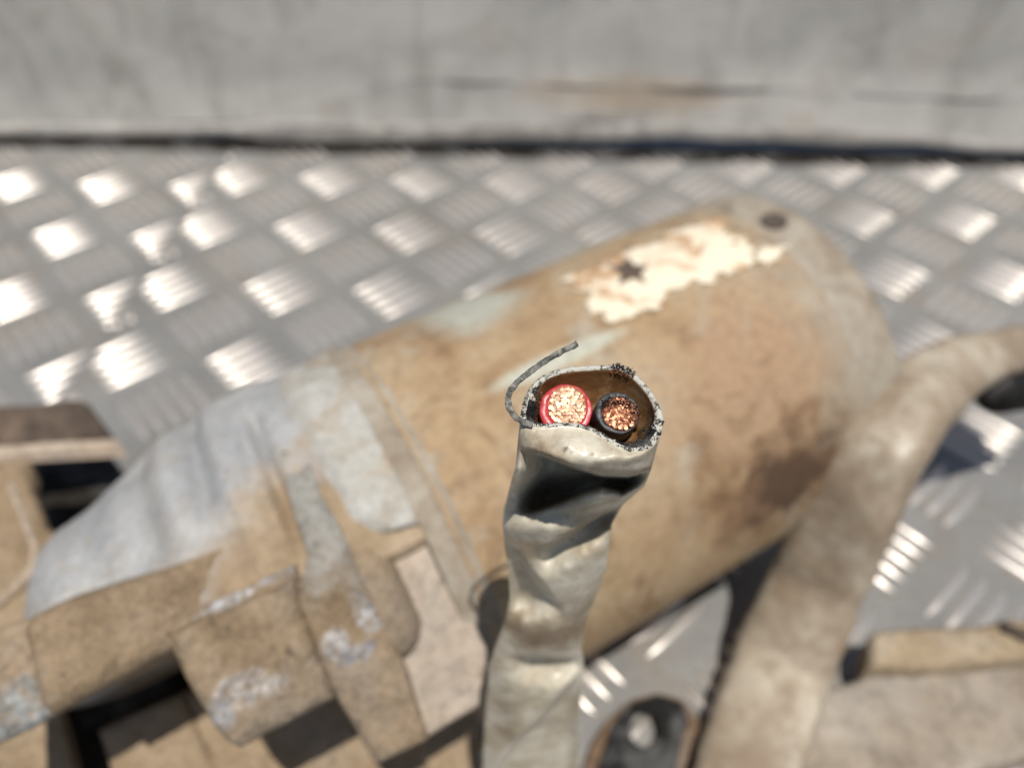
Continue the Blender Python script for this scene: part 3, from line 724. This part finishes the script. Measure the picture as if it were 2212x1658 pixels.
# --- cores
COREN = Vector((0.0, -.50, .866)).normalized()
def core(name, px, py, depth, r, off, rc, rcy, mat, wiremat, sr, seed, tilt=(0, 0), jitter=.07, label=None):
    rnd = random.Random(seed); c = at(px, py, depth)
    n0 = (COREN + Vector((tilt[0], tilt[1], 0))).normalized(); sx = (RT - n0*RT.dot(n0)).normalized(); sy = n0.cross(sx)
    if sy.dot(DN) > 0: sy = -sy
    seg = 48; v, f = [], []
    def ring_(cx_, cy_, rx, ry, h, jit=0):
        b_ = len(v)
        for j in range(seg):
            a_ = 2*math.pi*j/seg; q = c + sx*(cx_+rx*math.cos(a_)) + sy*(cy_+ry*math.sin(a_)) + n0*h
            v.append(q + n0*jit*fbm(q, .5, 3) + (sx*math.cos(a_)+sy*math.sin(a_))*.05*fbm(q, .8, 2))
        return b_
    rs = [(0, 0, r*.9, r*.9, -4.2), (0, 0, r, r, -3.6), (0, 0, r, r, -2), (0, 0, r, r, -.25), (0, 0, r*.985, r*.985, -.05, .1), (0, 0, r*.95, r*.95, 0, .15)]
    k0 = .5
    rs += [(off[0]*k0, off[1]*k0, lerp(r*.95, rc, .5), lerp(r*.95, rcy, .5), .02, .2), (off[0], off[1], rc, rcy, .0, .2), (off[0], off[1], rc*.99, rcy*.99, -.22)]
    bs = [ring_(*q) for q in rs]
    for a_, b_ in zip(bs, bs[1:]):
        for j in range(seg): j2 = (j+1) % seg; f.append((a_+j, a_+j2, b_+j2, b_+j))
    f.append(tuple(bs[-1]+j for j in range(seg)))
    o = mesh(name, v, f, None, cable, mats=[mat, wiremat], fmat=[0]*(len(f)-seg-1)+[1]*(seg+1))
    if label: o['label'] = label
    # strands: one shared shape, each an object
    n = 8; sv_, sf_ = [], []
    for (rr, hh) in ((1, -1.6), (1, -.03), (.93, .0), (.5, .006)):
        for j in range(n): a_ = 2*math.pi*j/n; sv_.append(Vector((rr*sr*math.cos(a_), rr*sr*math.sin(a_), hh))*K)
    for i in range(3):
        for j in range(n): j2 = (j+1) % n; sf_.append((i*n+j, i*n+j2, (i+1)*n+j2, (i+1)*n+j))
    sf_.append(tuple(3*n+j for j in range(n)))
    me = bpy.data.meshes.new('strand'); me.from_pydata(sv_, [], sf_); me.materials.append(M[wiremat])
    rot = Matrix((sx, sy, n0)).transposed().to_4x4(); inv = world_of(o).inverted()
    step = sr*1.82; q = -int(rcy/step)-2
    for a_ in range(-14, 15):
        for b_ in range(-14, 15):
            x = (a_ + .5*(b_ % 2))*step; y = b_*step*.87
            if (x/(rc-sr*.55))**2 + (y/(rcy-sr*.55))**2 > 1: continue
            x += rnd.uniform(-.06, .06); y += rnd.uniform(-.06, .06)
            p = c + sx*(off[0]+x) + sy*(off[1]+y) + n0*(rnd.uniform(-jitter, jitter)+.04)
            so = bpy.data.objects.new('strand', me); COL.objects.link(so); so.parent = o
            lean = Matrix.Rotation(rnd.uniform(-.32, .32), 4, 'X') @ Matrix.Rotation(rnd.uniform(-.32, .32), 4, 'Y') @ Matrix.Rotation(rnd.uniform(0, 6.3), 4, 'Z')
            so.matrix_basis = inv @ Matrix.Translation(p*K) @ rot @ lean @ Matrix.Diagonal((rnd.uniform(.75, 1.15), rnd.uniform(.85, 1.4), 1, 1))
    return o
core('red_core', *zx(925, 880), 64.3, 2.22, (.14, .22), 1.60, 1.80, 'red_plastic', 'copper_bright', .185, 3, label='red insulated core with bright copper strands')
core('black_core', *zx(1440, 910), 64.6, 1.9, (.18, -.10), 1.52, 1.50, 'black_plastic', 'copper_dull', .16, 5, tilt=(.12, .12), jitter=.12, label='black insulated core with dull copper strands')

# --- strip of sheath peeled off the cut edge
def ribbon(name, pts, w, th, mat, parent, n=70, rough=.05):
    P_ = resample(pts, n); c3 = [at(*p) for p in P_]
    for _ in range(3): c3 = [c3[0]] + [c3[i]*.5+(c3[i-1]+c3[i+1])*.25 for i in range(1, n-1)] + [c3[-1]]
    v, f = [], []; m_ = 10
    for i in range(n):
        t = (c3[min(i+1, n-1)]-c3[max(i-1, 0)]).normalized(); vw = (EYE-c3[i]).normalized()
        s = t.cross(vw).normalized(); q = s.cross(t)
        ww = w*(1+.25*fbm((i*.2, 0, 0), 1, 3)); 
        for j in range(m_):
            a_ = 2*math.pi*(j+.5)/m_; ca, sa = math.cos(a_), math.sin(a_)
            cx_ = math.copysign(abs(ca)**.5, ca)*ww/2; cy_ = math.copysign(abs(sa)**.5, sa)*th/2
            p = c3[i]+s*cx_+q*cy_; v.append(p+(s*ca+q*sa)*rough*fbm(p, .3, 3))
    for i in range(n-1):
        for j in range(m_): j2 = (j+1) % m_; f.append((i*m_+j, i*m_+j2, (i+1)*m_+j2, (i+1)*m_+j))
    f.append(tuple(range(m_))); f.append(tuple((n-1)*m_+j for j in range(m_)))
    return mesh(name, v, f, mat, parent, angle=70)
SP = [(600, 1036, 63.0), (500, 1005, 62.9), (420, 950, 62.8), (362, 860, 62.9), (352, 770, 63.2), (380, 690, 63.5), (450, 605, 63.9), (560, 520, 64.3), (680, 430, 64.6), (790, 362, 64.9), (900, 300, 65.0), (1000, 258, 65.1), (1036, 236, 65.2)]
ribbon('peeled_strip', [(*zx(x, y), z) for x, y, z in SP], .50, .45, 'strip_grey', cable)['label'] = 'thin dark strip peeled off the cut sheath edge'
ribbon('peeled_strip', [(*zx(x, y), z) for x, y, z in [(1000, 262, 65.1), (1026, 240, 65.2), (1024, 205, 65.3)]], .16, .16, 'strip_grey', cable, n=12)
# second layer of sheath standing inside the right wall
ribbon('inner_layer', [(*zx(x, y), z) for x, y, z in [(1440, 500, 66.2), (1560, 580, 65.9), (1670, 700, 65.4), (1755, 830, 64.9), (1805, 930, 64.5)]], .22, .8, 'sheath_cut', cable, n=30)

# --- crumbs of grime and copper dust on the cut
def crumbs(name, n, where, size, mat, seed):
    rnd = random.Random(seed); v, f = [], []
    oct_ = [(1, 0, 0), (-1, 0, 0), (0, 1, 0), (0, -1, 0), (0, 0, 1), (0, 0, -1)]
    fc = [(0, 2, 4), (2, 1, 4), (1, 3, 4), (3, 0, 4), (2, 0, 5), (1, 2, 5), (3, 1, 5), (0, 3, 5)]
    for _ in range(n):
        p = where(rnd); s = size*rnd.uniform(.35, 1.25); b_ = len(v)
        for q in oct_: v.append(p + Vector(q)*s*rnd.uniform(.5, 1.5))
        f += [tuple(b_+i for i in t) for t in fc]
    o = mesh(name, v, f, mat, cable, smooth=False); tag(o, kind='stuff'); return o
def on_cut(lo, hi, inward=1.0, up=.12):
    def fn(rnd):
        kf = rnd.uniform(lo, hi); k_ = int(kf) % NR; k2 = (k_+1) % NR; t = rnd.random()**.8*inward
        a_, b_ = rim_out[k_].lerp(rim_out[k2], kf % 1), inn[k_].lerp(inn[k2], kf % 1)
        return a_.lerp(b_, t) + RIMN*(up*rnd.random()**2+.04) - RIMN*max(0, t-1)*1.2
    return fn
def kmap(px, back):
    ks = range(NF+1) if not back else range(NF+1, NR)
    return min(ks, key=lambda k_: abs(proj(rim_out[k_])[0]-px))
kR0, kR1 = kmap(1345, False), kmap(1432, False)
kL0, kL1 = kmap(1150, True), kmap(1124, True)
kT0, kT1 = kmap(1378, True), kmap(1318, True)
crumbs('grime_crumbs', 420, on_cut(kR0, kR1+3, 1.7, .16), .06, 'grime', 1)
crumbs('grime_crumbs', 380, on_cut(kL0, NR+3, 1.5, .16), .06, 'grime', 2)
crumbs('grime_crumbs', 150, on_cut(kT0, kT1, .9, .55), .075, 'grime', 3)
crumbs('grime_crumbs', 160, on_cut(4, kR0, .9, .10), .06, 'grime', 4)
crumbs('copper_crumbs', 46, on_cut(kT0, kT1, 1.4, .3), .08, 'copper_dull', 5)
crumbs('copper_crumbs', 70, on_cut(kL0, NR-2, 2.0, .2), .06, 'copper_dull', 6)
cb = at(*zx(1430, 930), 64.5)
def round_black(rnd):
    a_ = rnd.uniform(-1.2, 2.6)-1.3; r_ = rnd.uniform(1.15, 1.95)
    return cb + RT*(r_*math.cos(a_)) - DN*(-r_*.8*math.sin(a_)) + COREN*rnd.uniform(-.1, .22)
crumbs('grime_crumbs', 260, round_black, .08, 'grime', 7)
crumbs('copper_crumbs', 150, round_black, .06, 'copper_dull', 8)

# ------------------------------------------------------------------ second cable, bending off to the right
def sweep(name, pts, mat, parent, n=150, m_=40, rough=.25, feat=6, exp=.72):
    P_ = resample(pts, n); c3 = [at(p[0], p[1], p[2]) for p in P_]; 
    for _ in range(14): c3 = [c3[0]] + [c3[i]*.5+(c3[i-1]+c3[i+1])*.25 for i in range(1, n-1)] + [c3[-1]]
    v, f = [], []
    for i in range(n):
        t = (c3[min(i+1, n-1)]-c3[max(i-1, 0)]).normalized(); vw = (EYE-c3[i]).normalized()
        s = t.cross(vw).normalized(); q = s.cross(t); tw = P_[i][5]
        s, q = s*math.cos(tw)+q*math.sin(tw), q*math.cos(tw)-s*math.sin(tw)
        for j in range(m_):
            a_ = 2*math.pi*j/m_; ca, sa = math.cos(a_), math.sin(a_)
            p = c3[i] + s*(math.copysign(abs(ca)**exp, ca)*P_[i][3]) + q*(math.copysign(abs(sa)**exp, sa)*P_[i][4])
            v.append(p + (s*ca+q*sa)*rough*fbm(p, feat, 3))
    for i in range(n-1):
        for j in range(m_): j2 = (j+1) % m_; f.append((i*m_+j, i*m_+j2, (i+1)*m_+j2, (i+1)*m_+j))
    f.append(tuple(range(m_))); f.append(tuple((n-1)*m_+j for j in range(m_)))
    return mesh(name, v, f, mat, parent)
pc = empty('power_cable', (25, 35, 40), 'flat dust-covered white cable bending away to the right beside the motor', 'cable')
sweep('cable_jacket', [(1560, 1830, 137, 8.6, 5.6, 0), (1625, 1620, 150, 9.8, 6.2, 0.05), (1690, 1430, 161, 9.9, 6.4, 0.08), (1766, 1256, 158, 9.3, 6.2, 0.12), (1842, 1072, 147, 8.9, 6.0, 0.2), (1890, 975, 144, 8.6, 5.8, 0.28), (1955, 880, 147, 8.3, 5.6, 0.32), (2040, 808, 156, 6.8, 5.4, 0.3), (2130, 770, 167, 5.5, 5.0, 0.15), (2212, 752, 174, 5.1, 4.9, 0), (2330, 740, 185, 5.1, 4.9, 0)], 'sheath_dusty', pc, rough=.5, feat=8)
capsule('black_end', at(2160, 842, 172), at(2330, 815, 182), 5.5, 'black_rubber', pc, frame=Matrix.Translation(Vector((25, 35, 40))*K))  # black capsule below the cable at its right end
# ------------------------------------------------------------------ dusty bar, block and tab at the lower right
bar = empty('flat_bar', (60, 55, 0), 'wide dust-covered grey flat bar in the lower right corner', 'bar')
LF = Matrix.Translation(Vector((60, 55, 0))*K)
def lev2(z, tilt):
    n0 = Vector((tilt[0], tilt[1], 1)).normalized(); p0 = onz(2000, 1560, z)
    def fn(x, y): return onplane(x, y, p0, n0), n0
    return fn
patch('bar_body', [(1560, 1880), (1600, 1700), (1680, 1560), (1780, 1486), (1900, 1446), (2060, 1425), (2400, 1395)], [(1700, 2000), (1850, 1830), (1960, 1750), (2040, 1700), (2120, 1660), (2230, 1630), (2480, 1560)],
      lev2(9, (-.03, -.05)), 8.5, 'grey_bar', bar, rows=60, cols=36, rnd=1.6, rough=.6, feat=10, frame=LF)
blk = empty('spacer_block', (80, 85, 0), 'small tan block with a rusty end behind the grey flat bar', 'block')
patch('block_body', [(1884, 1372), (1900, 1360), (2000, 1352), (2120, 1350), (2180, 1336), (2300, 1330)], [(1880, 1440), (1930, 1452), (2050, 1448), (2120, 1440), (2200, 1430), (2320, 1420)],
      lev2(10, (0, -.35)), 9.5, 'pale_tan', blk, rows=44, cols=16, rnd=2.5, rough=.6, feat=7, frame=Matrix.Translation(Vector((80, 85, 0))*K), back=Vector((0, 0, 1)))
patch('rusty_end', [(2170, 1340), (2210, 1352), (2300, 1370)], [(2168, 1362), (2210, 1380), (2300, 1400)], lev2(11.5, (0, -.35)), 3, 'dark_rust', blk, rows=14, cols=8, rnd=.8, rough=.4, frame=Matrix.Translation(Vector((80, 85, 0))*K))

tab = empty('lug_tab', (24, 50, 0), 'rusty tab carrying a black lug with a round hole at the bottom edge', 'lug')
TN = Vector((0, -.10, .99)).normalized(); TP = onz(1395, 1575, 3.4)
def tabp(x, y, h=0): return onplane(x, y, TP+TN*h, TN)
def holed(name, outline, hole, h, thick, mat, parent, n=64):
    """plate with one round hole; outline and hole in picture coordinates"""
    out = resample(outline+outline[:1], n+1)[:-1]
    hc, hr = hole; v, f = [], []
    ang = [math.atan2(y-hc[1], x-hc[0]) for x, y in out]
    inn_ = [(hc[0]+hr[0]*math.cos(a_), hc[1]+hr[1]*math.sin(a_)) for a_ in ang]
    for (lo, hh) in ((0, 0), (0, 1)):
        for pts_, sc in ((out, 1), (inn_, 1)):
            for x, y in pts_: v.append(tabp(x, y, h) - TN*(thick*hh))
    for j in range(n):
        j2 = (j+1) % n
        f += [(j, j2, n+j2, n+j), (2*n+j, 3*n+j, 3*n+j2, 2*n+j2), (j, 2*n+j, 2*n+j2, j2), (n+j, n+j2, 3*n+j2, 3*n+j)]
    o = mesh(name, v, f, mat, parent, angle=40)
    bv = o.modifiers.new('bevel', 'BEVEL'); bv.width = .5*K; bv.segments = 3; bv.limit_method = 'ANGLE'; bv.angle_limit = R_(40)
    return o
holed('tab_plate', [(1235, 1740), (1258, 1660), (1280, 1600), (1315, 1550), (1365, 1508), (1420, 1494), (1475, 1508), (1512, 1550), (1530, 1600), (1520, 1660), (1480, 1740)], ((1393, 1572), (31, 38)), 0, 1.6, 'rusty_tab', tab)
holed('black_lug', [(1270, 1740), (1296, 1640), (1322, 1562), (1365, 1514), (1422, 1497), (1475, 1515), (1490, 1550), (1474, 1600), (1460, 1660), (1440, 1740)], ((1393, 1572), (31, 38)), 1.2, 1.1, 'black_rubber', tab)
